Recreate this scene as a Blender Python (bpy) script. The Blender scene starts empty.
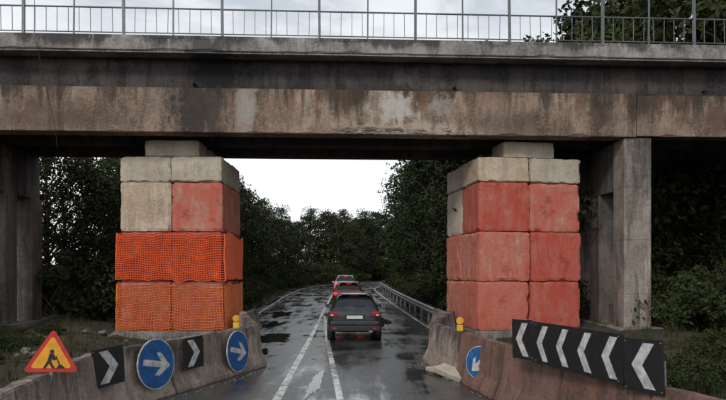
import bpy, bmesh, math, random
import numpy as np
from mathutils import Vector, Matrix
random.seed(7); rng=np.random.default_rng(11)
S=bpy.context.scene
COL=S.collection
rad=math.radians

# ---------------------------------------------------------------- materials
def newmat(name):
    m=bpy.data.materials.new(name); m.use_nodes=True
    nt=m.node_tree; b=nt.nodes['Principled BSDF']
    return m,nt,b
def N(nt,t,**k):
    n=nt.nodes.new(t)
    for a,v in k.items(): setattr(n,a,v)
    return n
def L(nt,a,b): nt.links.new(a,b)
def noise(nt,vec,scale,detail=6,rough=.6,dist=0):
    n=N(nt,'ShaderNodeTexNoise'); n.inputs['Scale'].default_value=scale
    n.inputs['Detail'].default_value=min(detail,5); n.inputs['Roughness'].default_value=rough
    n.inputs['Distortion'].default_value=dist
    L(nt,vec,n.inputs['Vector']); return n.outputs['Fac']
def mapping(nt,scale=(1,1,1),loc=(0,0,0)):
    g=N(nt,'ShaderNodeNewGeometry'); m=N(nt,'ShaderNodeMapping')
    m.inputs['Scale'].default_value=scale; m.inputs['Location'].default_value=loc
    L(nt,g.outputs['Position'],m.inputs['Vector']); return m.outputs['Vector']
def ramp(nt,fac,a,b,va=0.0,vb=1.0):
    r=N(nt,'ShaderNodeMapRange'); r.interpolation_type='SMOOTHSTEP'
    r.inputs['From Min'].default_value=a; r.inputs['From Max'].default_value=b
    r.inputs['To Min'].default_value=va; r.inputs['To Max'].default_value=vb
    L(nt,fac,r.inputs['Value']); return r.outputs['Result']
def mix(nt,fac,a,b,mode='MIX'):
    m=N(nt,'ShaderNodeMix'); m.data_type='RGBA'; m.blend_type=mode
    for sock,v in ((m.inputs[0],fac),(m.inputs[6],a),(m.inputs[7],b)):
        if isinstance(v,bpy.types.NodeSocket): L(nt,v,sock)
        elif isinstance(v,(int,float)): sock.default_value=v
        else: sock.default_value=(*v,1)
    return m.outputs[2]
def math_(nt,op,a,b=0.0,clamp=False):
    m=N(nt,'ShaderNodeMath'); m.operation=op; m.use_clamp=clamp
    for i,v in ((0,a),(1,b)):
        if isinstance(v,bpy.types.NodeSocket): L(nt,v,m.inputs[i])
        else: m.inputs[i].default_value=v
    return m.outputs[0]
def bump(nt,b,h,strength=.4,dist=.02):
    n=N(nt,'ShaderNodeBump'); n.inputs['Strength'].default_value=strength; n.inputs['Distance'].default_value=dist
    L(nt,h,n.inputs['Height']); L(nt,n.outputs['Normal'],b.inputs['Normal'])
def plain(name,c,rough=.6,metal=0,emit=None,es=1,var=.25):
    m,nt,b=newmat(name)
    v=mapping(nt); f=noise(nt,v,9,5)
    col=mix(nt,ramp(nt,f,.35,.7),tuple(x*(1-var) for x in c),c)
    L(nt,col,b.inputs['Base Color'])
    b.inputs['Roughness'].default_value=rough; b.inputs['Metallic'].default_value=metal
    if emit: b.inputs['Emission Color'].default_value=(*emit,1); b.inputs['Emission Strength'].default_value=es
    return m
def blob(nt,cx,cz,rx,rz,nz):
    g=N(nt,'ShaderNodeNewGeometry'); s=N(nt,'ShaderNodeSeparateXYZ'); L(nt,g.outputs['Position'],s.inputs[0])
    a=math_(nt,'DIVIDE',math_(nt,'SUBTRACT',s.outputs[0],cx),rx)
    c=math_(nt,'DIVIDE',math_(nt,'SUBTRACT',s.outputs[2],cz),rz)
    d=math_(nt,'SQRT',math_(nt,'ADD',math_(nt,'MULTIPLY',a,a),math_(nt,'MULTIPLY',c,c)))
    d=math_(nt,'ADD',d,math_(nt,'MULTIPLY',math_(nt,'SUBTRACT',nz,.5),5.0))
    return ramp(nt,d,1.2,.35)
def concrete(name,base,dark,streak=.6,scale=1.0,warm=None,blobs=(),rough=.85,seed=0,runs=None,rust=None):
    m,nt,b=newmat(name)
    v=mapping(nt,(1,1,1),(seed,seed*2,seed)); vs=mapping(nt,(1.6,1.6,.22),(seed,3,seed))
    n1=noise(nt,v,.7*scale,8,.65); n2=noise(nt,vs,1.4*scale,7,.65,.4); n3=noise(nt,v,14*scale,5,.7); n4=noise(nt,v,2.6*scale,6,.7,.6)
    col=mix(nt,ramp(nt,n1,.38,.62),dark,base)
    if warm: col=mix(nt,ramp(nt,n4,.44,.62,0,.85),col,warm)
    col=mix(nt,ramp(nt,n2,.46,.62,0,streak),col,tuple(x*.35 for x in dark))
    col=mix(nt,ramp(nt,n3,.3,.75,.0,.45),col,tuple(min(1,x*1.35) for x in base))
    col=mix(nt,ramp(nt,n3,.42,.25,.0,.6),col,tuple(x*.4 for x in dark))
    if runs:
        z0,z1=runs   # water running down from z1, fading towards z0
        g=N(nt,'ShaderNodeNewGeometry'); s=N(nt,'ShaderNodeSeparateXYZ'); L(nt,g.outputs['Position'],s.inputs[0])
        vr=mapping(nt,(1,1,.06),(seed+5,1,2)); r1=noise(nt,vr,1.1,5,.75); r2=noise(nt,vr,.35,3,.6)
        hh=ramp(nt,s.outputs[2],z0,z1,0,.16)
        k=math_(nt,'ADD',math_(nt,'ADD',math_(nt,'MULTIPLY',r1,.6),math_(nt,'MULTIPLY',r2,.4)),hh)
        k=math_(nt,'ADD',k,math_(nt,'MULTIPLY',math_(nt,'SUBTRACT',n4,.5),.16))
        col=mix(nt,ramp(nt,k,.585,.70,0,.85),col,tuple(x*.30 for x in dark))
        r3=noise(nt,mapping(nt,(1,1,.12),(seed+31,1,2)),1.9,5,.8)
        col=mix(nt,ramp(nt,r3,.60,.72,0,.5),col,tuple(min(1,x*1.6) for x in base))
        if rust:
            r4=noise(nt,mapping(nt,(1,1,.16),(seed+71,1,2)),1.3,5,.75)
            col=mix(nt,ramp(nt,r4,.53,.66,0,.8),col,rust)
    if blobs:
        n5=math_(nt,'ADD',math_(nt,'MULTIPLY',n4,.5),math_(nt,'MULTIPLY',n2,.5))
        for (cx,cz,rx,rz,c,st) in blobs:
            k=math_(nt,'MULTIPLY',blob(nt,cx,cz,rx,rz,n5),st)
            col=mix(nt,k,col,c)
    L(nt,col,b.inputs['Base Color']); b.inputs['Roughness'].default_value=rough
    b.inputs['Specular IOR Level'].default_value=.25
    bump(nt,b,math_(nt,'ADD',n3,math_(nt,'MULTIPLY',n4,.8)),.7,.035)
    return m
def painted(name,paint,under,amount,seed):
    m,nt,b=newmat(name)
    v=mapping(nt,(1,1,1),(seed*3.1,seed,seed*1.7)); vs=mapping(nt,(2,2,.5),(seed,seed,0))
    n1=noise(nt,v,1.6,6,.75,.3); n2=noise(nt,vs,1.8,6,.7); n3=noise(nt,v,18,5,.75)
    k=math_(nt,'ADD',math_(nt,'MULTIPLY',n1,.55),math_(nt,'ADD',math_(nt,'MULTIPLY',n2,.2),math_(nt,'MULTIPLY',n3,.25)))
    un=mix(nt,ramp(nt,n2,.35,.7),tuple(x*.6 for x in under),under)
    p2=mix(nt,ramp(nt,n2,.35,.65),paint,tuple(.82*x+.18*y for x,y in zip(paint,under)))
    col=mix(nt,ramp(nt,k,.36+amount*.24,.54+amount*.24,.97,.12),un,p2)
    col=mix(nt,ramp(nt,n3,.52,.8,0,.5),col,tuple(x*.38 for x in under))
    col=mix(nt,ramp(nt,n1,.46,.28,0,.6),col,tuple(x*.38 for x in paint))
    L(nt,col,b.inputs['Base Color']); b.inputs['Roughness'].default_value=.9
    b.inputs['Specular IOR Level'].default_value=.15
    bump(nt,b,math_(nt,'ADD',n3,n1),.8,.035)
    return m

M={}
GB=(.34,.27,.215); GD=(.135,.10,.078)
M['girder']=concrete('girder_concrete',GB,GD,.8,warm=(.21,.125,.085),rust=(.135,.068,.042),blobs=[
   (-5.3,7.7,1.2,1.7,(.03,.026,.026),.85),(1.1,7.8,.6,.6,(.52,.50,.47),.7),(8.0,7.6,.55,1.0,(.04,.025,.02),.8),
   (-3.9,7.9,.45,1.1,(.42,.40,.37),.5),(1.5,7.02,2.6,.3,(.45,.38,.32),.75),(4.5,8.1,1.5,.35,(.3,.19,.14),.5),(-10,7.3,2.4,.6,(.08,.05,.038),.65),
   (5.2,7.2,1.5,.5,(.07,.05,.04),.6),(2.6,7.9,.5,.5,(.40,.37,.34),.5),(12.5,7.5,1.6,.6,(.09,.05,.038),.7),(.4,7.0,1.6,.12,(.04,.03,.028),.8)],runs=(7.0,8.4))
M['web']=concrete('web_concrete_shaded',(.080,.073,.072),(.032,.030,.031),.8,warm=(.055,.045,.041),blobs=[
   (-4.8,8.9,1.3,.9,(.012,.012,.012),.9),(1.5,8.9,.5,.35,(.18,.17,.16),.5),(-9.5,9.2,1.8,.25,(.14,.11,.09),.6),(9,8.8,1.2,.35,(.14,.12,.10),.4),(4,8.6,2.2,.25,(.12,.10,.085),.5)],seed=4)  # base colour darkened for shade under the deck, besides the damp staining
M['slab']=concrete('slab_concrete',(.33,.31,.295),(.15,.14,.135),.6,seed=9,blobs=[(-5,9.5,.9,.5,(.04,.04,.04),.8)],runs=(9.3,9.9))
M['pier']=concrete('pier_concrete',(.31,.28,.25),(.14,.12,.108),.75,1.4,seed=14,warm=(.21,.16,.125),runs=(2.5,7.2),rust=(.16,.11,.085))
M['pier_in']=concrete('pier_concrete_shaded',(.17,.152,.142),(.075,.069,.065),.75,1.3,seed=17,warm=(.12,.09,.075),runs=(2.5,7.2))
M['blk_grey']=concrete('block_concrete',(.52,.465,.39),(.34,.295,.24),.25,1.6,seed=21,warm=(.43,.355,.27))
M['blk_tan']=concrete('block_concrete_tan',(.54,.45,.35),(.35,.275,.205),.4,1.5,seed=27,warm=(.46,.29,.20))
PR=(.45,.070,.046); PP=(.51,.125,.085)
UN=(.50,.39,.31)
M['blk_red']=painted('block_red_paint',PR,UN,.85,3)
M['blk_pink']=painted('block_pink_paint',PP,UN,.75,8)
M['blk_mixed']=painted('block_faded_paint',PP,UN,.45,15)
M['blk_redb']=painted('block_red_worn_paint',PR,UN,.65,31)
M['blk_worn']=painted('block_bare_worn_paint',PR,UN,.22,52)
M['barrier']=concrete('barrier_concrete',(.34,.285,.245),(.16,.13,.11),.65,1.5,seed=33,warm=(.24,.155,.115),runs=(.0,1.1))
M['barrier2']=concrete('barrier_concrete_b',(.20,.125,.10),(.09,.06,.05),.6,1.5,seed=38,warm=(.21,.095,.068))
M['plinth']=concrete('plinth_concrete',(.26,.24,.22),(.12,.11,.10),.5,seed=44)
M['spall']=concrete('spalled_aggregate',(.38,.32,.27),(.14,.11,.09),.3,4,seed=48)
M['net']=plain('orange_plastic_net',(.88,.15,.045),.55,var=.25)
M['net2']=plain('orange_plastic_net_faded',(.86,.22,.06),.6,var=.35)
M['rail']=plain('painted_steel_rail',(.14,.16,.16),.5,.3)
M['galv']=plain('galvanised_steel',(.36,.37,.38),.45,.7,var=.4)
M['black']=plain('sign_black',(.014,.014,.016),.45,var=.4)
M['white']=plain('sign_white',(.60,.59,.57),.5,var=.45)
M['blue']=plain('sign_blue',(.01,.115,.36),.4,var=.45)
M['yellow']=plain('sign_yellow',(.80,.36,.02),.45,var=.25)
M['red']=plain('sign_red',(.60,.03,.02),.4,var=.3)
M['lampy']=plain('lamp_yellow',(.80,.45,.03),.35)
M['tyre']=plain('tyre_rubber',(.015,.015,.016),.75)
M['plastic']=plain('dark_plastic',(.02,.02,.022),.5)
M['rim']=plain('alloy_rim',(.35,.35,.36),.3,.8)
M['plate']=plain('number_plate',(.60,.61,.59),.35,var=.15)
M['tail']=plain('tail_lamp',(.22,.008,.008),.15,emit=(1,.03,.02),es=.05)
M['brake']=plain('brake_lamp',(.5,.02,.02),.2,emit=(1,.05,.03),es=1.0)
M['bark']=plain('bark',(.06,.045,.034),.9,var=.5)
M['rubble']=concrete('rubble_stone',(.24,.21,.18),(.12,.10,.085),.3,3,seed=50)
def glass():
    m,nt,b=newmat('car_glass'); b.inputs['Base Color'].default_value=(.012,.015,.018,1); b.inputs['Roughness'].default_value=.06
    return m
M['glass']=glass()
def watermat():
    m,nt,b=newmat('puddle_water'); b.inputs['Base Color'].default_value=(.016,.016,.017,1); b.inputs['Roughness'].default_value=.03
    b.inputs['IOR'].default_value=1.38
    v=mapping(nt); bump(nt,b,noise(nt,v,9,2,.5),.10,.01); return m
M['water']=watermat()
def paint(name,c,metal=.3):
    m,nt,b=newmat(name); v=mapping(nt); f=noise(nt,v,3,6,.7)
    L(nt,mix(nt,ramp(nt,f,.4,.75,0,.3),c,(.08,.075,.068)),b.inputs['Base Color'])
    L(nt,ramp(nt,f,.3,.8,.18,.45),b.inputs['Roughness']); b.inputs['Metallic'].default_value=metal
    b.inputs['Coat Weight'].default_value=.6; return m
def foliage(name,a,b_,c):
    m,nt,b=newmat(name)
    v=mapping(nt); n1=noise(nt,v,.5,2,.6); n2=noise(nt,v,2.3,2,.6)
    oi=N(nt,'ShaderNodeObjectInfo')
    col=mix(nt,ramp(nt,n1,.35,.65),a,b_)
    col=mix(nt,ramp(nt,n2,.5,.72,0,.7),col,c)
    col=mix(nt,math_(nt,'MULTIPLY',oi.outputs['Random'],.5),col,(.04,.036,.014))
    L(nt,col,b.inputs['Base Color']); b.inputs['Roughness'].default_value=.65
    b.inputs['Specular IOR Level'].default_value=.1
    return m
M['leaf']=foliage('leaves',(.026,.038,.015),(.045,.062,.022),(.078,.088,.032))
M['leaf2']=foliage('leaves_dark',(.018,.028,.013),(.032,.047,.018),(.052,.064,.023))
M['grass']=foliage('grass_blades',(.035,.045,.016),(.055,.06,.023),(.08,.068,.034))

def ground_mat():
    m,nt,b=newmat('ground_soil_grass'); v=mapping(nt)
    n1=noise(nt,v,.35,7,.65); n2=noise(nt,v,5,7,.7)
    col=mix(nt,ramp(nt,n1,.4,.6),(.028,.03,.014),(.055,.04,.028))
    col=mix(nt,ramp(nt,n2,.5,.7,0,.6),col,(.09,.07,.052))
    L(nt,col,b.inputs['Base Color']); b.inputs['Roughness'].default_value=.95
    bump(nt,b,n2,.8,.08); return m
M['ground']=ground_mat()
def asphalt():
    m,nt,b=newmat('wet_asphalt'); v=mapping(nt); vl=mapping(nt,(1.3,.16,1))
    n1=noise(nt,v,.55,6,.62,.4); n2=noise(nt,vl,1.6,5,.6); n3=noise(nt,v,60,3,.7); n4=noise(nt,v,2.2,6,.65,.3)
    col=mix(nt,ramp(nt,n1,.35,.65),(.032,.032,.034),(.066,.065,.066))
    col=mix(nt,ramp(nt,n4,.52,.70,0,.6),col,(.105,.10,.095))
    L(nt,col,b.inputs['Base Color'])
    w=math_(nt,'ADD',math_(nt,'MULTIPLY',n1,.5),math_(nt,'MULTIPLY',n2,.5))
    L(nt,ramp(nt,w,.40,.62,.07,.33),b.inputs['Roughness'])
    b.inputs['Specular IOR Level'].default_value=.85
    h=math_(nt,'MULTIPLY',math_(nt,'ADD',n3,math_(nt,'MULTIPLY',n4,.6)),ramp(nt,w,.40,.56,.03,1))
    bump(nt,b,h,.4,.014); return m
M['asphalt']=asphalt()
def linepaint():
    m,nt,b=newmat('worn_road_paint'); v=mapping(nt,(1,1,1)); n=noise(nt,v,5,8,.75)
    n2=noise(nt,v,.6,4,.6)
    k=math_(nt,'ADD',math_(nt,'MULTIPLY',n,.6),math_(nt,'MULTIPLY',n2,.4))
    L(nt,mix(nt,ramp(nt,k,.40,.56),(.07,.07,.07),(.60,.60,.58)),b.inputs['Base Color'])
    b.inputs['Roughness'].default_value=.35; return m
M['line']=linepaint()

# ---------------------------------------------------------------- mesh helpers
from mathutils import noise as mn
def mkobj(name,verts,faces,mats,parent=None,smooth=False,midx=None):
    me=bpy.data.meshes.new(name); me.from_pydata([tuple(v) for v in verts],[],faces); 
    for m in (mats if isinstance(mats,list) else [mats]): me.materials.append(m)
    if midx is not None: me.polygons.foreach_set('material_index',midx)
    if smooth: me.polygons.foreach_set('use_smooth',[True]*len(me.polygons))
    me.update()
    o=bpy.data.objects.new(name,me); COL.objects.link(o)
    if parent: o.parent=parent
    return o
def empty(name,loc=(0,0,0),rz=0,rot=None):
    e=bpy.data.objects.new(name,None); COL.objects.link(e); e.location=loc
    e.rotation_euler=rot if rot else (0,0,rz); e.empty_display_size=.2; return e
def box(name,x0,x1,y0,y1,z0,z1,mat,parent=None,bev=0,seg=2):
    bm=bmesh.new(); bmesh.ops.create_cube(bm,size=1)
    for v in bm.verts:
        v.co=Vector(((x0+x1)/2+v.co.x*(x1-x0),(y0+y1)/2+v.co.y*(y1-y0),(z0+z1)/2+v.co.z*(z1-z0)))
    if bev: bmesh.ops.bevel(bm,geom=bm.edges[:],offset=bev,segments=seg,affect='EDGES',profile=.6)
    me=bpy.data.meshes.new(name); bm.to_mesh(me); bm.free(); me.materials.append(mat)
    o=bpy.data.objects.new(name,me); COL.objects.link(o); o.parent=parent; return o
def cyl(name,p0,p1,r,mat,parent=None,seg=12,r2=None,smooth=True):
    p0=Vector(p0);p1=Vector(p1);d=p1-p0
    bm=bmesh.new(); bmesh.ops.create_cone(bm,cap_ends=True,segments=seg,radius1=r,radius2=r if r2 is None else r2,depth=d.length)
    q=Vector((0,0,1)).rotation_difference(d.normalized())
    bmesh.ops.transform(bm,matrix=Matrix.Translation((p0+p1)/2)@q.to_matrix().to_4x4(),verts=bm.verts[:])
    if smooth:
        for f in bm.faces:
            if len(f.verts)==4: f.smooth=True
    me=bpy.data.meshes.new(name); bm.to_mesh(me); bm.free(); me.materials.append(mat)
    o=bpy.data.objects.new(name,me); COL.objects.link(o); o.parent=parent; return o
def poly_plate(name,pts,y,th,mat,parent):
    n=len(pts); vs=[(p[0],y,p[1]) for p in pts]+[(p[0],y+th,p[1]) for p in pts]
    fs=[list(range(n)),list(range(2*n-1,n-1,-1))]+[[i,i+n,(i+1)%n+n,(i+1)%n] for i in range(n)]
    o=mkobj(name,vs,fs,mat,parent)
    bm=bmesh.new(); bm.from_mesh(o.data); bmesh.ops.recalc_face_normals(bm,faces=bm.faces[:])
    bmesh.ops.triangulate(bm,faces=[f for f in bm.faces if len(f.verts)>4]); bm.to_mesh(o.data); bm.free(); return o
def girderbox(name,x0,x1,y0,y1,z0,z1,mat,parent,chip=.05):
    n=int((x1-x0)/.12)+1; V=[];F=[]
    for i in range(n+1):
        x=x0+(x1-x0)*i/n
        c1=max(0,mn.noise(Vector((x*1.3,0,z0)))+.12*mn.noise(Vector((x*6,3,z0))))*chip*1.6+.012
        c2=max(0,mn.noise(Vector((x*1.1,9,z1))))*chip*.7+.01
        for (y,z) in ((y0+c1,z0),(y0,z0+c1*1.3),(y0,z1-c2),(y0+c2,z1),(y1,z1),(y1,z0)): V.append((x,y,z))
    for i in range(n):
        for k in range(6): F.append((i*6+k,i*6+(k+1)%6,(i+1)*6+(k+1)%6,(i+1)*6+k))
    F.append([5,4,3,2,1,0]); F.append([n*6+k for k in range(6)])
    o=mkobj(name,V,F,mat,parent); bm=bmesh.new(); bm.from_mesh(o.data); bmesh.ops.recalc_face_normals(bm,faces=bm.faces[:]); bm.to_mesh(o.data); bm.free(); return o

# ---------------------------------------------------------------- road & ground
YS=[-30,0,15,20,31,45,56,66,80,95]
XLs=[-5.6,-5.6,-5.6,-5.5,-5.9,-6.4,-6.3,-4.2,1,9]
XRs=[4.3,4.3,4.0,3.4,2.8,2.0,1.5,2.6,7,15]
def XL(y): return float(np.interp(y,YS,XLs))
def XR(y): return float(np.interp(y,YS,XRs))
def smooth1(t): t=min(1,max(0,t)); return t*t*(3-2*t)
def rz_(y): return 1.0*smooth1((y-18)/60)
def gz(x,y):
    base=rz_(y); d=max(x-XR(y),XL(y)-x)
    h=base-.05
    if d>0:
        h+=.35*smooth1((d-.4)/4)
        if x>0: h+=6*smooth1((d-9)/30)
        else: h+=2.0*smooth1((d-12)/40)
        h+=.12*math.sin(x*1.3+y*.7)*min(1,d/3)
    return h
xs=sorted(set(list(np.round(np.linspace(-40,40,101),2))+[-1500,-700,-300,-150,-90,-60,60,90,150,300,700,1500]))
ys=sorted(set(list(np.round(np.linspace(-30,130,133),2))+[-1500,-600,-200,-80,160,220,350,700,1500]))
V=[];F=[]
for y in ys:
    for x in xs: V.append((x,y,gz(x,y)))
nx=len(xs)
for j in range(len(ys)-1):
    for i in range(nx-1): F.append((j*nx+i,j*nx+i+1,(j+1)*nx+i+1,(j+1)*nx+i))
mkobj('ground',V,F,M['ground'],smooth=True)
yy=np.arange(-30,95.01,1.25); V=[];F=[]
for i,y in enumerate(yy):
    a,b=XL(y),XR(y)
    for k in range(9): 
        V.append((a+(b-a)*k/8,y,rz_(y)+.012*(1-((k-4)/4)**2)))
    if i:
        for k in range(8):
            p=(i-1)*9+k; F.append((p,p+1,p+10,p+9))
mkobj('road',V,F,M['asphalt'],smooth=True)
def roadline(name,pts,w,y0,y1,step=.8):
    py=[p[1] for p in pts]; px=[p[0] for p in pts]; V=[];F=[]
    y=y0
    while y<y1:
        e=min(y+step,y1); n=len(V)
        for q in (y,e):
            x=float(np.interp(q,py,px)); z=rz_(q)+.0165
            V+= [(x-w/2,q,z),(x+w/2,q,z)]
        F.append((n,n+1,n+3,n+2)); y=e
    return mkobj(name,V,F,M['line'])
roadline('road_marking',[(-1.35,3),(-1.55,11),(-2.16,33),(-2.4,45),(-2.5,56),(-.9,66),(4,80)],.15,4,80)
roadline('road_marking',[(-.05,5),(-.41,10.8),(-1.1,18.9),(-2.0,31)],.13,5,30)
roadline('road_marking',[(XR(y)-.5,y) for y in YS],.12,19,85)
roadline('road_marking',[(XL(y)+.45,y) for y in YS],.12,24,85)
def puddle(cx,cy,rx,ry,sd):
    V=[(cx,cy,rz_(cy)+.0215)];n=96
    for i in range(n):
        a=2*math.pi*i/n; u=Vector((math.cos(a)*1.4,math.sin(a)*1.4,sd)); r=.72+.45*mn.noise(u)+.30*mn.noise(u*3)+.16*mn.noise(u*7)
        x=cx+math.cos(a)*rx*r; y=cy+math.sin(a)*ry*r; V.append((x,y,rz_(y)+.0215))
    mkobj('puddle',V,[(0,1+i,1+(i+1)%n) for i in range(n)],M['water'])
for a in ((-3.2,21,.8,1.9,1.3),(-3.9,25.5,.5,1.6,2.1),(-.98,12.4,.15,2.2,3.7),(-2.9,16.8,.3,1.3,5.2),(.9,27,.4,2.2,8.5),(-4.2,31,.6,2.6,7.1),(-1.2,9.2,.12,.9,9.9)): puddle(*a)

def rock(name,loc,s,mat,parent=None):
    bm=bmesh.new(); bmesh.ops.create_icosphere(bm,subdivisions=2,radius=1)
    for v in bm.verts: v.co*=random.uniform(.72,1.15)
    for v in bm.verts: v.co=Vector((v.co.x*s[0],v.co.y*s[1],v.co.z*s[2]))
    me=bpy.data.meshes.new(name); bm.to_mesh(me); bm.free(); me.materials.append(mat)
    o=bpy.data.objects.new(name,me); COL.objects.link(o); o.location=loc; o.rotation_euler=(0,0,random.uniform(0,6)); o.parent=parent; return o
rub=empty('rubble_pile')
for i in range(40):
    x=random.gauss(-9.6,1.4); y=random.uniform(15,19.8); s=random.uniform(.04,.18)
    rock('stone',(x,y,gz(x,y)+s*.3),(s,s*.9,s*.6),M['rubble'],rub)
for i in range(16):
    x=random.uniform(4.8,8.0); y=random.uniform(15,19.5); s=random.uniform(.05,.18)
    rock('stone',(x,y,gz(x,y)+s*.3),(s,s*.9,s*.6),M['rubble'],rub)
grit=empty('loose_gravel')
for i in range(60):
    if i%2: t=random.random(); y=14.5-4*(1-t); x=-2.62-1.73*(1-t)*.8+.42+random.random()*.15
    else: y=random.uniform(11,15); x=1.85+(15.2-y)*.175-.38-random.random()*.2
    s=random.uniform(.012,.035); rock('pebble',(x,y,.02),(s,s,s*.7),M['rubble'],grit)

# ---------------------------------------------------------------- bridge
BR=empty('concrete_bridge',(0,19.9,0),math.atan(.047))
x0,x1=-34,34
joints=[x0,-12.6,9.3,x1]
for i in range(3):
    g=.03
    girderbox('front_girder',joints[i]+g,joints[i+1]-g,(0 if i<2 else .06),.65,6.88+(0 if i<2 else .04),8.33,M['girder'],BR,.07)
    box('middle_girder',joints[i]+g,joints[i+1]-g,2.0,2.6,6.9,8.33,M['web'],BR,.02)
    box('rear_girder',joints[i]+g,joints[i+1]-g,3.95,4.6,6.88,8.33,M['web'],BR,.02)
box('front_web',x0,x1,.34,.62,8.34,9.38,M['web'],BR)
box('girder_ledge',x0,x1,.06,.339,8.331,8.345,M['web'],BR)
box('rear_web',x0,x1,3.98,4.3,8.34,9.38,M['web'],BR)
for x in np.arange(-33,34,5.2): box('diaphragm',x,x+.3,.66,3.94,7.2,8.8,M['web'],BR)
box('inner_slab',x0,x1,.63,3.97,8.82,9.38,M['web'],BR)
girderbox('deck_slab',x0,x1,-.42,5.0,9.40,9.76,M['slab'],BR,.035)
girderbox('edge_kerb',x0,x1,-.36,-.02,9.763,9.90,M['slab'],BR,.02)
box('drip_lip',x0,x1,-.36,-.28,9.34,9.398,M['slab'],BR)
for x in (-14.2,-5.6,3.1,11.8):
    cyl('drain_spout',(x,.35,8.55),(x,-.02,8.50),.05,M['bark'],BR,10)
for i in range(46):
    x=random.gauss(1.1,1.5); w=random.uniform(.04,.22)
    rock('spalled_concrete',(x,.012,6.93+random.random()**2*.22),(w,.022,random.uniform(.012,.05)),M['spall'],BR).rotation_euler=(0,random.uniform(-.2,.2),0)
for i in range(5):
    x=-.6+i*.8+random.uniform(-.2,.2)
    cyl('exposed_rebar',(x,-.010,7.0+random.uniform(-.04,.05)),(x+random.uniform(.2,.5),-.006,6.99+random.uniform(-.05,.05)),.007,M['bark'],BR,6)
def pier(xin,xout):
    a,b=min(xin,xout),max(xin,xout)
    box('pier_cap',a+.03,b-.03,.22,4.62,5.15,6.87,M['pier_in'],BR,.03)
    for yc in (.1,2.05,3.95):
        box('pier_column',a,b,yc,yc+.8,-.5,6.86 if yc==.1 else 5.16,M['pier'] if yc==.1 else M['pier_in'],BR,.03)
    for z in (1.55,3.4,5.2):
        box('pour_joint',a-.002,b+.002,.098,.902,z,z+.01,M['web'],BR)
    box('pier_footing',a-.3,b+.3,-.2,5.0,-.6,.42,M['plinth'],BR,.03)
    box('bearing',a+.1,b-.1,.15,.6,6.862,6.879,M['black'],BR)
    box('bearing',a+.1,b-.1,3.98,4.5,6.862,6.879,M['black'],BR)
    box('infill_wall',(a+b)/2-.1,(a+b)/2+.1,.91,2.04,-.4,1.1,M['pier_in'],BR)
pier(8.9,9.85); pier(-12.65,-13.6)
pier(26,27); pier(-28,-29)
RA=empty('bridge_railing',(0,19.9,0),math.atan(.047))
zt=9.90; yr=-.2
for z,r in ((zt+.92,.028),(zt+.12,.02),(zt+1.85,.025)):
    cyl('rail',(x0,yr,z),(x1,yr,z),r,M['rail'],RA,8)
V=[];F=[]
def addbar(x,w,z0,z1,lean=0):
    n=len(V)
    for dz in (z0,z1):
        for dx,dy in ((-w,-w),(w,-w),(w,w),(-w,w)): V.append((x+dx+(lean if dz==z1 else 0),yr+dy,dz))
    F.extend([(n,n+1,n+5,n+4),(n+1,n+2,n+6,n+5),(n+2,n+3,n+7,n+6),(n+3,n,n+4,n+7),(n+4,n+5,n+6,n+7)])
xx=1.72-3.15*11
while xx<x1:
    for k in range(1,9): 
        addbar(xx+.35*k+random.uniform(-.01,.01),.009,zt+.12,zt+.92,random.uniform(-.02,.02))
    xx+=3.15
mkobj('balusters',V,F,M['rail'],RA)
V=[];F=[]
xx=1.72-3.15*11
while xx<x1:
    addbar(xx,.04,zt-.01,zt+1.85,random.uniform(-.03,.03)); addbar(xx+1.575,.022,zt-.01,zt+1.85,random.uniform(-.03,.03)); xx+=3.15
mkobj('posts',V,F,M['rail'],RA)
V=[];F=[]
yr=4.8
xx=x0+.1
while xx<x1: addbar(xx,.0085,zt+.0,zt+.92); xx+=.35
xx=x0+.9
while xx<x1: addbar(xx,.035,9.76,zt+1.85); xx+=3.15
mkobj('rear_balusters',V,F,M['rail'],RA)
cyl('rear_rail',(x0,4.8,zt+.92),(x1,4.8,zt+.92),.028,M['rail'],RA,8)
cu=bpy.data.curves.new('hanging_cable','CURVE'); cu.dimensions='3D'; cu.bevel_depth=.008
sp=cu.splines.new('POLY'); P=[(-10.4,19.0,11.6),(-10.36,18.9,9.9),(-10.25,18.95,9.2),(-10.1,19.05,8.3),(-9.98,19.2,7.5),(-9.9,19.3,6.9),(-9.88,19.4,6.3)]
sp.points.add(len(P)-1)
for i,p in enumerate(P): sp.points[i].co=(*p,1)
co=bpy.data.objects.new('hanging_cable',cu); COL.objects.link(co); cu.materials.append(M['black'])

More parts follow.
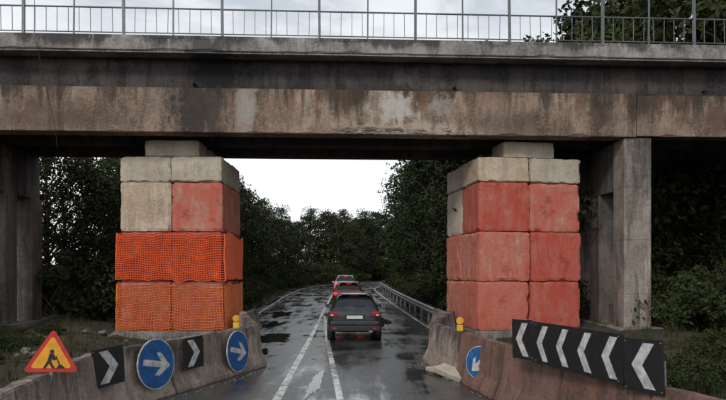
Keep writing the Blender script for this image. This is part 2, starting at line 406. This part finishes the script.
# ---------------------------------------------------------------- block stacks
def block(w,d,h,mat,parent,loc,jit=.035):
    bm=bmesh.new(); bmesh.ops.create_cube(bm,size=1)
    for v in bm.verts: v.co=Vector((v.co.x*w,v.co.y*d,v.co.z*h))
    bmesh.ops.subdivide_edges(bm,edges=bm.edges[:],cuts=15,use_grid_fill=True)
    off=Vector((random.uniform(0,99),random.uniform(0,99),0))
    hw,hd,hh=w/2,d/2,h/2
    for v in bm.verts:
        c=v.co.copy()
        n=mn.noise(c*2.2+off)*.010+mn.noise(c*8+off)*.007
        ax=[abs(c.x)>hw-.001,abs(c.y)>hd-.001,abs(c.z)>hh-.001]
        nn=Vector((math.copysign(1,c.x) if ax[0] else 0,math.copysign(1,c.y) if ax[1] else 0,math.copysign(1,c.z) if ax[2] else 0))
        if sum(ax)>=2:
            ch=max(0,mn.noise(c*3.3+off*2))*.07+max(0,mn.noise(c*9+off))*.03+.010+(.025 if sum(ax)==3 else 0)
            v.co-=nn*ch
        else: v.co+=nn*n
    me=bpy.data.meshes.new('concrete_block'); bm.to_mesh(me); bm.free(); me.materials.append(mat)
    o=bpy.data.objects.new('concrete_block',me); COL.objects.link(o); o.parent=parent
    o.location=(loc[0]+random.uniform(-jit,jit),loc[1]+random.uniform(-jit,jit),loc[2])
    o.rotation_euler=(0,0,random.uniform(-.018,.018)); return o
def stack(origin,rz,bw,bd,rows,cap,capx):
    e=empty('concrete_block_stack',origin,rz)
    box('foundation_slab',-.15,2*bw+.15,-.15,2*bd+.15,-.1,.28,M['plinth'],e,.02)
    z=.28
    for (h,mats) in rows:
        for k,(cx,cy) in enumerate(((.5,.5),(1.5,.5),(.5,1.5),(1.5,1.5))):
            block(bw-.02,bd-.02,h-.006,M[mats[k]],e,(cx*bw,cy*bd,z+h/2))
        z+=h
    block(capx[1]-capx[0],1.2,cap-.02,M['blk_grey'],e,((capx[0]+capx[1])/2,.75,z+cap/2),0)
    block(capx[1]-capx[0],1.2,cap-.02,M['blk_grey'],e,((capx[0]+capx[1])/2,2*bd-.7,z+cap/2),0)
    return e
SL=stack((-8.34,20.5,0),0,1.76,1.52,[(1.7,['blk_mixed','blk_mixed','blk_pink','blk_redb']),(1.7,['blk_redb','blk_red','blk_red','blk_red']),
   (1.7,['blk_tan','blk_mixed','blk_grey','blk_mixed']),(.88,['blk_grey']*4)],.6,(.82,2.68))
SR=stack((3.93,20.5,0),rad(9),1.88,1.85,[(1.7,['blk_pink','blk_redb','blk_mixed','blk_red']),(1.72,['blk_mixed','blk_red','blk_mixed','blk_pink']),
   (1.7,['blk_redb','blk_mixed','blk_grey','blk_grey']),(.86,['blk_tan','blk_grey','blk_grey','blk_grey'])],.6,(1.0,2.85))
def net(zt_,zb_,cell,thick,parent,name,mat):
    path=[(-.05,3.0),(-.05,-.05),(3.57,-.05),(3.57,3.1)]
    seglen=[3.05,3.62,3.15]; tot=sum(seglen); nu=int(tot/cell); nv=int((zt_-zb_)/cell)
    V=[];F=[]
    for i in range(nu+1):
        s=i/nu*tot; k=0
        while k<2 and s>seglen[k]: s-=seglen[k];k+=1
        a,b=path[k],path[k+1]; t=min(1,s/seglen[k]); px=a[0]+(b[0]-a[0])*t; py=a[1]+(b[1]-a[1])*t
        nrm=((-1,0),(0,-1),(1,0))[k]
        for j in range(nv+1):
            w=j/nv
            sag=.10*abs(math.sin(i/nu*tot*1.25))*(1-w)
            wob=.03*(mn.noise(Vector((i*.12,j*.12,zt_)))+1)+.03*abs(math.sin(i*.35+zt_+.05*j))*w
            z=zt_-sag-(zt_-zb_)*w+.09*mn.noise(Vector((i*.15,zt_,j*.05)))
            jx=.05*mn.noise(Vector((i*.25,j*.25,zt_)))
            V.append((px+nrm[0]*wob+abs(nrm[1])*jx,py+nrm[1]*wob,z+.03*mn.noise(Vector((i*.3,j*.3,7)))))
    for i in range(nu):
        for j in range(nv):
            a=i*(nv+1)+j; F.append((a,a+1,a+nv+2,a+nv+1))
    o=mkobj(name,V,F,mat,parent)
    m=o.modifiers.new('w','WIREFRAME'); m.thickness=thick; m.use_replace=True; m.use_even_offset=False
    return o
net(3.66,2.02,.08,.046,SL,'orange_safety_net',M['net'])
net(1.94,.26,.09,.036,SL,'orange_safety_net_lower',M['net2'])

# ---------------------------------------------------------------- jersey barriers
prof=[(-.30,0),(-.30,.08),(-.17,.34),(-.10,1.0),(.10,1.0),(.17,.34),(.30,.08),(.30,0)]
def barrier(a,b,mat,h=1.0,tilt=0):
    a=Vector((*a,0));b=Vector((*b,0));d=b-a;Ln=d.length
    nseg=12; V=[];F=[]; n=len(prof)
    for i in range(nseg+1):
        for (px,pz) in prof: V.append((px,-Ln/2+Ln*i/nseg+(0.0),pz*h))
    for i in range(nseg):
        for k in range(n): F.append((i*n+k,(i+1)*n+k,(i+1)*n+(k+1)%n,i*n+(k+1)%n))
    F.append(list(range(n))); F.append([nseg*n+k for k in range(n-1,-1,-1)])
    o=mkobj('concrete_barrier',V,F,mat)
    bm=bmesh.new(); bm.from_mesh(o.data); bmesh.ops.recalc_face_normals(bm,faces=bm.faces[:])
    bmesh.ops.bevel(bm,geom=[e for e in bm.edges if e.calc_face_angle(0)>.3],offset=.018,segments=2,affect='EDGES')
    off=Vector((random.uniform(0,50),0,0))
    bmesh.ops.subdivide_edges(bm,edges=[e for e in bm.edges if e.calc_length()>.25],cuts=3,use_grid_fill=True)
    for v in bm.verts: v.co.x+=mn.noise(v.co*4+off)*.014; v.co.z+=(mn.noise(v.co*5+off)*.018-.03*max(0,mn.noise(v.co*9+off)))*(v.co.z>.5*h)
    bm.to_mesh(o.data); bm.free()
    m=(a+b)/2; o.location=(m.x+random.uniform(-.03,.03),m.y,rz_(m.y)); o.rotation_euler=(tilt,random.uniform(-.015,.015),math.atan2(d.y,d.x)-math.pi/2+random.uniform(-.012,.012)); return o
def chain(pts,mat,seg=2.0,h=1.0):
    for i in range(len(pts)-1):
        a=Vector(pts[i]);b=Vector(pts[i+1]);Ln=(b-a).length;k=max(1,round(Ln/seg))
        for j in range(k):
            p=a+(b-a)*(j/k); q=a+(b-a)*((j+1)/k); u=(b-a).normalized()*.018
            barrier(p+u,q-u,mat[ (i+j)%len(mat)],h)
LB=[(-3.55,3.6),(-4.0,6.7),(-4.35,9.7),(-2.62,14.75)]
chain(LB,[M['barrier']])
chain([(-2.75,15.15),(-4.0,19.9)],[M['barrier']])
chain([(-4.25,20.3),(-4.35,24.2)],[M['barrier']],h=.8)
chain([(1.85,15.2),(2.62,10.8),(3.40,6.9),(4.3,3.6)],[M['barrier'],M['barrier2'],M['barrier2']])
chain([(1.85,15.6),(3.0,20.2)],[M['barrier']])
chain([(3.1,20.6),(2.9,24.4)],[M['barrier']],h=.8)
sl=empty('broken_kerb_slab',(1.95,12.9,.06),rad(-60)); 
o=box('slab',-.5,.5,-.16,.16,0,.14,M['blk_grey'],sl,.03); o.rotation_euler=(rad(14),rad(6),0)
o=box('slab_piece',-.9,-.55,-.1,.2,0,.1,M['blk_grey'],sl,.03)

# ---------------------------------------------------------------- signs
def board(p,w,h,t=.02):
    box('back_plate',-w/2,w/2,0,t,-h/2,h/2,M['black'],p,.004)
def chev(p,cx,w,h,t,dirn):
    pts=[(-w,h),(-w+t,h),(w,0),(-w+t,-h),(-w,-h),(w-t,0)]
    pts=[(cx+dirn*a,b) for a,b in pts]
    poly_plate('chevron',pts,-.004,.003,M['white'],p)
def chevron_sign(loc,rz,n,w,h,dirn,tilt=0,roll=0):
    e=empty('chevron_sign',loc,rot=(tilt,roll,rz)); board(e,w*n,h)
    for i in range(n): chev(e,(-n/2+.5+i)*w,w*.30,h*.42,w*.28,dirn)
    for s in (-1,1): box('bracket',s*w*n*.3-.02,s*w*n*.3+.02,.021,.14,-h*.35,h*.1,M['galv'],e)
    for s in (-1,1):
        for q in (-1,1): cyl('bolt',(s*w*n*.46,-.008,q*h*.44),(s*w*n*.46,.001,q*h*.44),.009,M['galv'],e,8)
    return e
def circle(r,n=40): return [(r*math.cos(2*math.pi*i/n),r*math.sin(2*math.pi*i/n)) for i in range(n)]
def arrow_sign(loc,rz,r,ang,roll=0):
    e=empty('blue_arrow_sign',loc,rz); e.rotation_euler=(rad(-4),roll,rz)
    poly_plate('disc_rim',circle(r),0,.02,M['white'],e)
    poly_plate('disc_face',circle(r*.955),-.004,.003,M['blue'],e)
    a=[(-.72,.12),(.22,.12),(-.06,.45),(.20,.45),(.74,0),(.20,-.45),(-.06,-.45),(.22,-.12),(-.72,-.12)]
    c,s=math.cos(ang),math.sin(ang)
    poly_plate('arrow',[(r*(c*x-s*z),r*(s*x+c*z)) for x,z in a],-.008,.003,M['white'],e)
    box('bracket',-.03,.03,.021,.2,-.12,.12,M['galv'],e)
    return e
A_,B_=Vector(LB[2]),Vector(LB[3]); dAB=(B_-A_); AL=math.atan2(dAB.y,dAB.x)
def lp(s):
    p=A_+dAB*s; return (p.x+.30*math.sin(AL),p.y-.30*math.cos(AL))
for kind,s,z in (('c',.0,.79),('a',.22,.66),('c2',.43,.72),('a2',.745,.54)):
    p=lp(s)
    if kind=='c': chevron_sign((*p,z),AL-.12,1,.62,.62,1,0,rad(-3))
    if kind=='a': arrow_sign((*p,z),AL-.1,.45,rad(-12))
    if kind=='c2': chevron_sign((*p,z),AL-.1,1,.60,.62,1,0,rad(-2))
    if kind=='a2': arrow_sign((*p,z),AL,.46,rad(-14))
tri=empty('roadworks_sign',(-4.02,7.75,1.21),rot=(rad(-4),rad(3),rad(20)))
tri.scale=(.86,.86,.86)
def rtri(s,r=.04):
    pts=[]; c=[(-s,-s*.62),(s,-s*.62),(0,s*1.1)]
    for i,(x,z) in enumerate(c):
        base=[math.atan2(-.62,-1),math.atan2(-.62,1),math.pi/2][i]
        for k in range(-3,4):
            a=base+k*rad(18); pts.append((x*(1-r/s*1.2)+r*math.cos(a),z*(1-r/s*1.2)+r*math.sin(a)))
    return pts
poly_plate('red_border',rtri(.36),0,.02,M['red'],tri)
poly_plate('yellow_field',rtri(.27,.03),-.004,.003,M['yellow'],tri)
def pp(n,pts): poly_plate(n,[(x*1.05,z*1.05-.03) for x,z in pts],-.008,.003,M['black'],tri)
pp('worker_head',[(x-.0,z+.10) for x,z in circle(.028,12)])
pp('worker_body',[(-.03,.07),(.02,.075),(.065,-.01),(.03,-.03),(.0,.0),(.0,-.05),(.05,-.14),(.015,-.14),(-.03,-.07),(-.07,-.14),(-.105,-.14),(-.05,-.03)])
pp('shovel',[(.05,.03),(.065,.035),(.115,-.09),(.10,-.095)])
pp('heap',[(.07,-.14),(.18,-.14),(.15,-.10),(.12,-.085),(.09,-.10)])
box('sign_post',-.02,.02,.021,.06,-.5,.2,M['galv'],tri)
def rp(t): return (2.64+.72*t-.02,9.5-2.5*t)
AR=math.atan2(-2.5,.72)
for (ta,tb,n) in ((-.1,.115,1),(.13,.89,4),(.905,1.13,1)):
    c=rp((ta+tb)/2); w=(tb-ta)*2.6/n
    chevron_sign((c[0]-.12,c[1]-.03,1.24-(.02 if ta>.9 else 0)),AR+(.05 if n==1 else 0),n,w,.62,-1,0,rad(-2.5 if n==1 else 0))
arrow_sign((2.28,11.75,.52),rad(-48),.33,rad(-135))
def lamp(loc,rz):
    e=empty('warning_lamp',loc,rz); e.scale=(.85,.85,.85)
    box('battery_case',-.08,.08,-.05,.05,0,.17,M['lampy'],e,.02)
    cyl('lens',(0,-.05,.27),(0,.05,.27),.095,M['lampy'],e,20)
    cyl('lens_glass',(0,-.075,.27),(0,-.051,.27),.08,M['yellow'],e,20,r2=.085)
    cyl('handle',(-.09,0,.15),(-.09,0,.36),.008,M['black'],e,6)
lamp((-2.95,13.95,.99),rad(10)); lamp((2.15,13.3,.99),rad(-10))

# ---------------------------------------------------------------- guard rail
def guardrail(pts):
    e=empty('guard_rail')
    prof=[(0,.0),(.0,.03),(-.07,.06),(-.07,.11),(0,.14),(0,.18),(-.07,.21),(-.07,.26),(0,.29),(0,.32)]
    V=[];F=[]
    for i,(x,y) in enumerate(pts):
        for a,z in prof: V.append((x+a,y,z+.38+rz_(y)))
        if i:
            n=len(prof)
            for k in range(n-1): F.append(((i-1)*n+k,i*n+k,i*n+k+1,(i-1)*n+k+1))
    o=mkobj('w_beam',V,F,M['galv'],e); m=o.modifiers.new('s','SOLIDIFY'); m.thickness=.006
    for i,(x,y) in enumerate(pts):
        if i%2==0: box('post',x+.02,x+.12,y-.05,y+.05,rz_(y)-.2,rz_(y)+.68,M['galv'],e)
    return e
guardrail([(XR(y)+.05 if y>23 else 3.1,y) for y in np.arange(21.5,72,1.1)])

# ---------------------------------------------------------------- cars
def car(loc,rz,body,H=1.6,W=1.8,lampmat='tail',Lk=1.0):
    e=empty('car',loc,rz); k=H/1.6; wk=W/1.8
    st=[(0.00,.44,.70,.97,1.00,.70,.78,.75,.68),(.04,.36,.70,1.0,1.06,.78,.86,.82,.70),(.10,.33,.70,1.03,1.14,.82,.885,.85,.71),
        (.34,.30,.70,1.03,1.52,.86,.90,.86,.61),(.50,.30,.70,1.03,1.58,.87,.90,.86,.60),(.9,.28,.7,1.02,1.61,.88,.905,.87,.61),(1.0,.28,.7,1.02,1.61,.88,.905,.87,.61),
        (1.75,.28,.70,1.0,1.62,.88,.905,.87,.62),(1.83,.28,.70,1.0,1.62,.88,.905,.87,.62),(2.45,.28,.7,.99,1.57,.88,.905,.87,.60),(2.55,.28,.7,.98,1.55,.88,.905,.87,.60),
        (3.1,.28,.68,.97,1.18,.88,.905,.86,.68),(3.22,.28,.68,.96,1.08,.88,.9,.86,.72),(3.9,.28,.62,.90,.98,.87,.89,.83,.68),(4.25,.30,.55,.76,.84,.82,.84,.76,.6),(4.38,.36,.5,.64,.68,.70,.74,.66,.5),(4.42,.40,.5,.6,.62,.6,.64,.56,.4)]
    V=[];F=[];MI=[]
    for (y,zb,zm,bt,rf,wb,wm,wl,wr) in st:
        half=[(0,zb),(wb*.85,zb),(wb,zb+.10),(wm,zm),(wl,bt-.04),(wl-.015,bt),(wr,rf-.09),(wr*.86,rf-.02),(0,rf)]
        ring=half+[(-a,b) for a,b in half[-2:0:-1]]
        for a,b in ring: V.append((a*wk,y,b*k if b>.5 else b))
    n=16
    for i in range(len(st)-1):
        for j in range(n):
            F.append((i*n+j,i*n+(j+1)%n,(i+1)*n+(j+1)%n,(i+1)*n+j))
            g=0
            if j in (6,7,8,9) and st[i][0] in (.10,): g=1
            if j in (5,10) and st[i][0] in (.50,1.0,1.83): g=1
            if j in (6,7,8,9) and st[i][0] in (2.55,): g=1
            if j in (0,15,1,14): g=2
            MI.append(g)
    F.append(list(range(n-1,-1,-1))); MI.append(0)
    F.append([(len(st)-1)*n+j for j in range(n)]); MI.append(2)
    o=mkobj('body',V,F,[body,M['glass'],M['plastic']],e,True,MI)
    bm=bmesh.new(); bm.from_mesh(o.data); bmesh.ops.recalc_face_normals(bm,faces=bm.faces[:])
    bm.to_mesh(o.data); bm.free()
    s=o.modifiers.new('s','SUBSURF'); s.levels=2; s.render_levels=2
    z=lambda q:q*k
    box('rear_bumper',-.84*wk,.84*wk,-.075,.25,.36,.56,M['plastic'],e,.045,3)
    box('bumper_upper',-.81*wk,.81*wk,-.065,.22,.562,.70,body,e,.035,3)
    box('tailgate_seam',-.62*wk,.62*wk,-.004,.03,z(.725),z(.735),M['black'],e)
    box('number_plate',-.26,.26,-.028,-.010,z(.78),z(.89),M['plate'],e,.004)
    box('plate_recess',-.34,.34,-.012,.05,z(.75),z(.92),M['plastic'],e,.01)
    box('exhaust',.45,.58,-.09,.1,.33,.39,M['rim'],e,.01)
    for sx in (-1,1):
        a,b=sorted((sx*.56*wk,sx*.845*wk)); box('tail_lamp',a,b,-.018,.22,z(.86),z(1.02),M[lampmat],e,.035,3)
        a,b=sorted((sx*.70*wk,sx*.79*wk)); box('reverse_lamp',a,b,-.024,-.017,z(.885),z(.925),M['plate'],e,.002)
        a,b=sorted((sx*.60*wk,sx*.72*wk)); box('reflector',a,b,-.088,-.02,.45,.49,M['red'],e,.005)
        box('roof_rail',sx*.58*wk-.015,sx*.58*wk+.015,.7,2.3,z(1.585),z(1.63),M['plastic'],e,.01)
        a,b=sorted((sx*.88*wk,sx*1.04*wk)); box('mirror',a,b,2.75,2.85,z(1.0),z(1.13),body,e,.03,3)
        a,b=sorted((sx*.5*wk,sx*.80*wk)); box('headlamp',a,b,4.15,4.36,.66,.78,M['rim'],e,.03)
        for wy_ in (.86,3.5):
            cyl('wheel_arch',(sx*.70*wk,wy_,.36),(sx*.908*wk,wy_,.36),.40,M['plastic'],e,28)
            cyl('tyre',(sx*.68*wk,wy_,.335),(sx*.915*wk,wy_,.335),.335,M['tyre'],e,28)
            cyl('rim',(sx*.75*wk,wy_,.335),(sx*.925*wk,wy_,.335),.21,M['rim'],e,20)
    box('high_brake_lamp',-.13,.13,.30,.36,z(1.52),z(1.538),M[lampmat],e,.004)
    box('rear_spoiler',-.57*wk,.57*wk,.25,.55,z(1.555),z(1.585),body,e,.012)
    box('wiper',-.02,.34,.12,.135,z(1.20),z(1.215),M['plastic'],e)
    cyl('antenna',(0,.7,z(1.6)),(0,.5,z(1.6)+.2),.006,M['plastic'],e,6)
    return e
P1=paint('dark_blue_paint',(.011,.014,.024)); P2=paint('silver_paint',(.50,.50,.50),.3); P4=paint('red_paint',(.30,.02,.02),.1)
car((-.27,19.5,rz_(21)),rad(2),P1,1.58,1.78)
car((-.78,33,rz_(35)),rad(3),P4,1.54,1.78,'brake')
car((-1.30,44.5,rz_(46.5)),rad(2),P2,1.60,1.80,'brake')

# ---------------------------------------------------------------- vegetation
def tube(V,F,MI,p0,p1,r0,r1,n=6):
    p0=Vector(p0);p1=Vector(p1); q=Vector((0,0,1)).rotation_difference((p1-p0).normalized()); b=len(V)
    for p,r in ((p0,r0),(p1,r1)):
        for i in range(n):
            a=2*math.pi*i/n; V.append(tuple(p+q@Vector((r*math.cos(a),r*math.sin(a),0))))
    for i in range(n): F.append((b+i,b+(i+1)%n,b+n+(i+1)%n,b+n+i)); MI.append(0)
def leaves(centers,radii,per,size):
    out=[]
    for c,r in zip(centers,radii):
        d=rng.normal(size=(per,3)); d/=np.linalg.norm(d,axis=1)[:,None]
        rr=r*(rng.random(per)**.45); p=np.array(c)+d*rr[:,None]*np.array([1,1,.75])
        a=rng.normal(size=(per,3)); a/=np.linalg.norm(a,axis=1)[:,None]
        b=np.cross(a,rng.normal(size=(per,3))); b/=np.linalg.norm(b,axis=1)[:,None]
        s=size*rng.uniform(.6,1.3,per)[:,None]
        out.append(np.stack([p-a*s,p-b*s*.5,p+a*s,p+b*s*.5],axis=1))
    return np.concatenate(out).reshape(-1,3)
def treemesh(name,H,R,leafm,nclump,per,size,base=.18):
    V=[];F=[];MI=[]
    pts=[Vector((0,0,-.3))]; x=y=0
    for i in range(1,6):
        x+=random.uniform(-.25,.25); y+=random.uniform(-.25,.25); pts.append(Vector((x,y,H*.82*i/5)))
    rs=[.02*H*(1-.85*i/5)+.02 for i in range(6)]
    for i in range(5): tube(V,F,MI,pts[i],pts[i+1],rs[i],rs[i+1],8)
    C=[];RR=[]
    for i in range(nclump):
        t=base+(1-base)*random.random()**.9
        w=R*(math.sin(math.pi*min(1,max(.02,(t-base*.6)/(1.02-base*.6)))**.8))**.7*random.uniform(.35,1.12)
        a=random.uniform(0,2*math.pi)
        c=Vector((math.cos(a)*w,math.sin(a)*w,t*H*.97)); C.append(c); RR.append(random.uniform(.07,.16)*R*2+.1)
        if i%2==0:
            zz=max(.12*H,c.z-.18*H); k=min(4.999,zz/(H*.82)*5); j=int(k); pp_=pts[j].lerp(pts[min(5,j+1)],k-j)
            mid=pp_.lerp(c,.5)+Vector((0,0,.03*H)); tube(V,F,MI,pp_,mid,.006*H,.004*H,5); tube(V,F,MI,mid,c,.004*H,.0015*H,4)
    lv=leaves(C,RR,per,size); b=len(V); V=[tuple(v) for v in V]+[tuple(v) for v in lv]
    n=len(lv)//4; F+= [(b+4*i,b+4*i+1,b+4*i+2,b+4*i+3) for i in range(n)]; MI+=[1]*n
    me=bpy.data.meshes.new(name); me.from_pydata(V,[],F); me.materials.append(M['bark']); me.materials.append(leafm)
    me.polygons.foreach_set('material_index',MI); me.update(); return me
TM=[treemesh('tree_a',10,3.0,M['leaf'],70,95,.115),treemesh('tree_b',10,2.5,M['leaf2'],60,105,.11,.12),
    treemesh('tree_c',10,3.4,M['leaf2'],80,90,.125,.25),treemesh('tree_d',10,2.2,M['leaf'],52,105,.105,.1)]
def bushmesh(name,leafm):
    V=[];F=[];MI=[];C=[];RR=[]
    for i in range(22):
        a=random.uniform(0,6.28); w=random.random()**.6*1.4; h=random.uniform(.1,1.5)*(1-.25*w)
        c=Vector((math.cos(a)*w,math.sin(a)*w,h)); C.append(c);RR.append(random.uniform(.22,.5))
        tube(V,F,MI,(c.x*.2,c.y*.2,-.1),c,.02,.006,4)
    lv=leaves(C,RR,150,.062); b=len(V); V=V+[tuple(v) for v in lv]; n=len(lv)//4
    F+=[(b+4*i,b+4*i+1,b+4*i+2,b+4*i+3) for i in range(n)]; MI+=[1]*n
    me=bpy.data.meshes.new(name); me.from_pydata(V,[],F); me.materials.append(M['bark']); me.materials.append(leafm)
    me.polygons.foreach_set('material_index',MI); me.update(); return me
BM=[bushmesh('bush_a',M['leaf']),bushmesh('bush_b',M['leaf2'])]
def inst(me,name,x,y,s,sz=None,parent=None):
    o=bpy.data.objects.new(name,me); COL.objects.link(o); o.location=(x,y,gz(x,y)-.05)
    o.rotation_euler=(random.uniform(-.06,.06),random.uniform(-.06,.06),random.uniform(0,6.28)); o.scale=(s,s,sz or s); o.parent=parent; return o
def tree(x,y,h,parent=None,wide=1.0):
    s=h/10; inst(random.choice(TM),'tree' ,x,y,s*wide,s,parent)
y=27
while y<66:
    tree(XL(y)-3.6-random.uniform(0,1.5),y,random.uniform(7.4,9.2)+(y-27)*.015); y+=random.uniform(3.0,4.2)
y=28
while y<70:
    tree(XL(min(y,56))-8-random.uniform(0,3),y,random.uniform(8.6,10.2)); y+=random.uniform(3.6,5)
for i in range(11): tree(random.uniform(-30,-13),random.uniform(27,44),random.uniform(8,9.6))
y=26
while y<70:
    tree(XR(y)+3.2+random.uniform(0,1.2),y,random.uniform(10.5,12.5)); y+=random.uniform(3,4.2)
y=27
while y<70:
    tree(XR(y)+8+random.uniform(0,3),y,random.uniform(12,15)); y+=random.uniform(4,5.2)
for (x,y,h) in [(13.0,34,17.2),(17,34,19),(20,31,19.5),(23,34,20),(26,30,19.5),(20,40,20.5),(15.5,42,20),(10.5,41,18.5),(25,42,21),(28.5,37,20)]: tree(x,y,h)
for i in range(7): tree(random.uniform(12.5,26),random.uniform(26.5,32),random.uniform(9,14))
for i in range(4): tree(random.uniform(14,20),random.uniform(27,30),random.uniform(6,8))
DT=empty('distant_trees')
for i in range(20):
    y=random.uniform(76,98); x=random.uniform(-26,min(XL(y)-3,6)); tree(x,y,random.uniform(8,11),DT,1.2)
for i in range(24):
    x=random.uniform(-50,40); tree(x,random.uniform(106,125),random.uniform(10,13),DT,1.6)
for i in range(8): tree(random.uniform(14,26),random.uniform(70,95),random.uniform(12,15),DT,1.3)
for i in range(9): tree(-2+i*2.4,random.uniform(99,104),random.uniform(8,11),DT,1.4)
UG=empty('undergrowth')
for i in range(16): inst(random.choice(BM),'bush',-3+i*1.3,random.uniform(96.8,98.5),random.uniform(1.6,2.6),None,UG)
for i in range(12):
    y=random.uniform(84,94); inst(random.choice(BM),'bush',XL(y)-2-random.random()*3,y,random.uniform(1.5,2.6),None,UG)
y=25
while y<82:
    inst(random.choice(BM),'bush',XL(y)-1.5-random.random()*.8,y,random.uniform(.8,1.3),None,UG)
    inst(random.choice(BM),'bush',XL(y)-3.5-random.random()*2,y,random.uniform(1.2,1.9),None,UG)
    inst(random.choice(BM),'bush',XR(y)+1.9+random.random()*.6,y,random.uniform(.8,1.3),None,UG)
    inst(random.choice(BM),'bush',XR(y)+4+random.random()*2,y,random.uniform(1.2,1.9),None,UG)
    y+=2.1
for i in range(34):
    x=random.uniform(-24,-8.8); y=random.uniform(25.5,32); inst(random.choice(BM),'bush',x,y,random.uniform(1.1,2.2),None,UG)
for i in range(28):
    x=random.uniform(9.5,24); y=random.uniform(25.5,32); inst(random.choice(BM),'bush',x,y,random.uniform(1.2,2.4),None,UG)
for i in range(30):
    x=random.uniform(10.8,17); y=random.uniform(13,24); inst(random.choice(BM),'bush',x,y,random.uniform(.8,1.7),None,UG)
for i in range(26):
    x=random.uniform(5.4,10.5); y=random.uniform(7.5,14.5); inst(random.choice(BM),'bush',x,y,random.uniform(.35,.65),None,UG)
for i in range(40):
    x=random.uniform(-15,-8.8); y=random.uniform(10,19.5); inst(random.choice(BM),'bush',x,y,random.uniform(.2,.5),None,UG)
V=[];F=[]
def tuft(x,y,h):
    z=gz(x,y)
    for k in range(7):
        a=random.uniform(0,6.28); dx,dy=math.cos(a),math.sin(a); w=.012; l=h*random.uniform(.6,1.2); t=random.uniform(.1,.6)*l
        ox,oy=x+random.uniform(-.1,.1),y+random.uniform(-.1,.1); n=len(V)
        V.extend([(ox-dy*w,oy+dx*w,z-.03),(ox+dy*w,oy-dx*w,z-.03),(ox+dx*t,oy+dy*t,z+l)]); F.append((n,n+1,n+2))
for i in range(2200):
    y=random.uniform(6,60)
    if random.random()<.5: x=XL(y)-.15-random.random()**1.5*6
    else: x=XR(y)+.15+random.random()**1.5*6
    tuft(x,y,random.uniform(.12,.4))
for i in range(900):
    y=random.uniform(8,20); x=random.choice([random.uniform(-14,-6),random.uniform(4.8,12)]); tuft(x,y,random.uniform(.08,.3))
mkobj('grass',V,F,M['grass'])

# ---------------------------------------------------------------- sky / light
sun_el=rad(34); az=rad(207)
W=bpy.data.worlds.new('World'); S.world=W; W.use_nodes=True; nt=W.node_tree
bg=nt.nodes['Background']
sky=N(nt,'ShaderNodeTexSky'); sky.sky_type='NISHITA'; sky.sun_disc=False; sky.sun_elevation=sun_el; sky.sun_rotation=az
tc=N(nt,'ShaderNodeTexCoord'); mp=N(nt,'ShaderNodeMapping'); mp.inputs['Scale'].default_value=(1,1,2.6)
L(nt,tc.outputs['Generated'],mp.inputs['Vector'])
n1=noise(nt,mp.outputs['Vector'],3.6,8,.6,.3); 
sx=N(nt,'ShaderNodeSeparateXYZ'); L(nt,tc.outputs['Generated'],sx.inputs[0])
g=ramp(nt,sx.outputs[2],.20,.46)
cl=mix(nt,g,(10.8,10.9,11.0),(4.6,5.1,5.7))
cl=mix(nt,ramp(nt,n1,.40,.60,0,.75),cl,(9.2,9.4,9.6))
fin=mix(nt,.9,sky.outputs[0],cl)
L(nt,fin,bg.inputs['Color']); bg.inputs['Strength'].default_value=.115
sd=bpy.data.lights.new('sun','SUN'); sd.energy=1.5; sd.angle=rad(12); sd.color=(1,.94,.85)
so=bpy.data.objects.new('sun',sd); COL.objects.link(so)
dv=Vector((math.sin(az)*math.cos(sun_el),math.cos(az)*math.cos(sun_el),math.sin(sun_el)))
so.rotation_euler=dv.to_track_quat('Z','Y').to_euler()

cd=bpy.data.cameras.new('camera'); cam=bpy.data.objects.new('camera',cd); COL.objects.link(cam)
cam.location=(0,0,2.3); cam.rotation_euler=(rad(90),0,0); cd.sensor_width=36; cd.lens=29.75; cd.shift_y=.0992; cd.clip_end=5000; cd.clip_start=.05
S.camera=cam
S.view_settings.view_transform='Standard'; S.view_settings.look='None'; S.view_settings.exposure=0
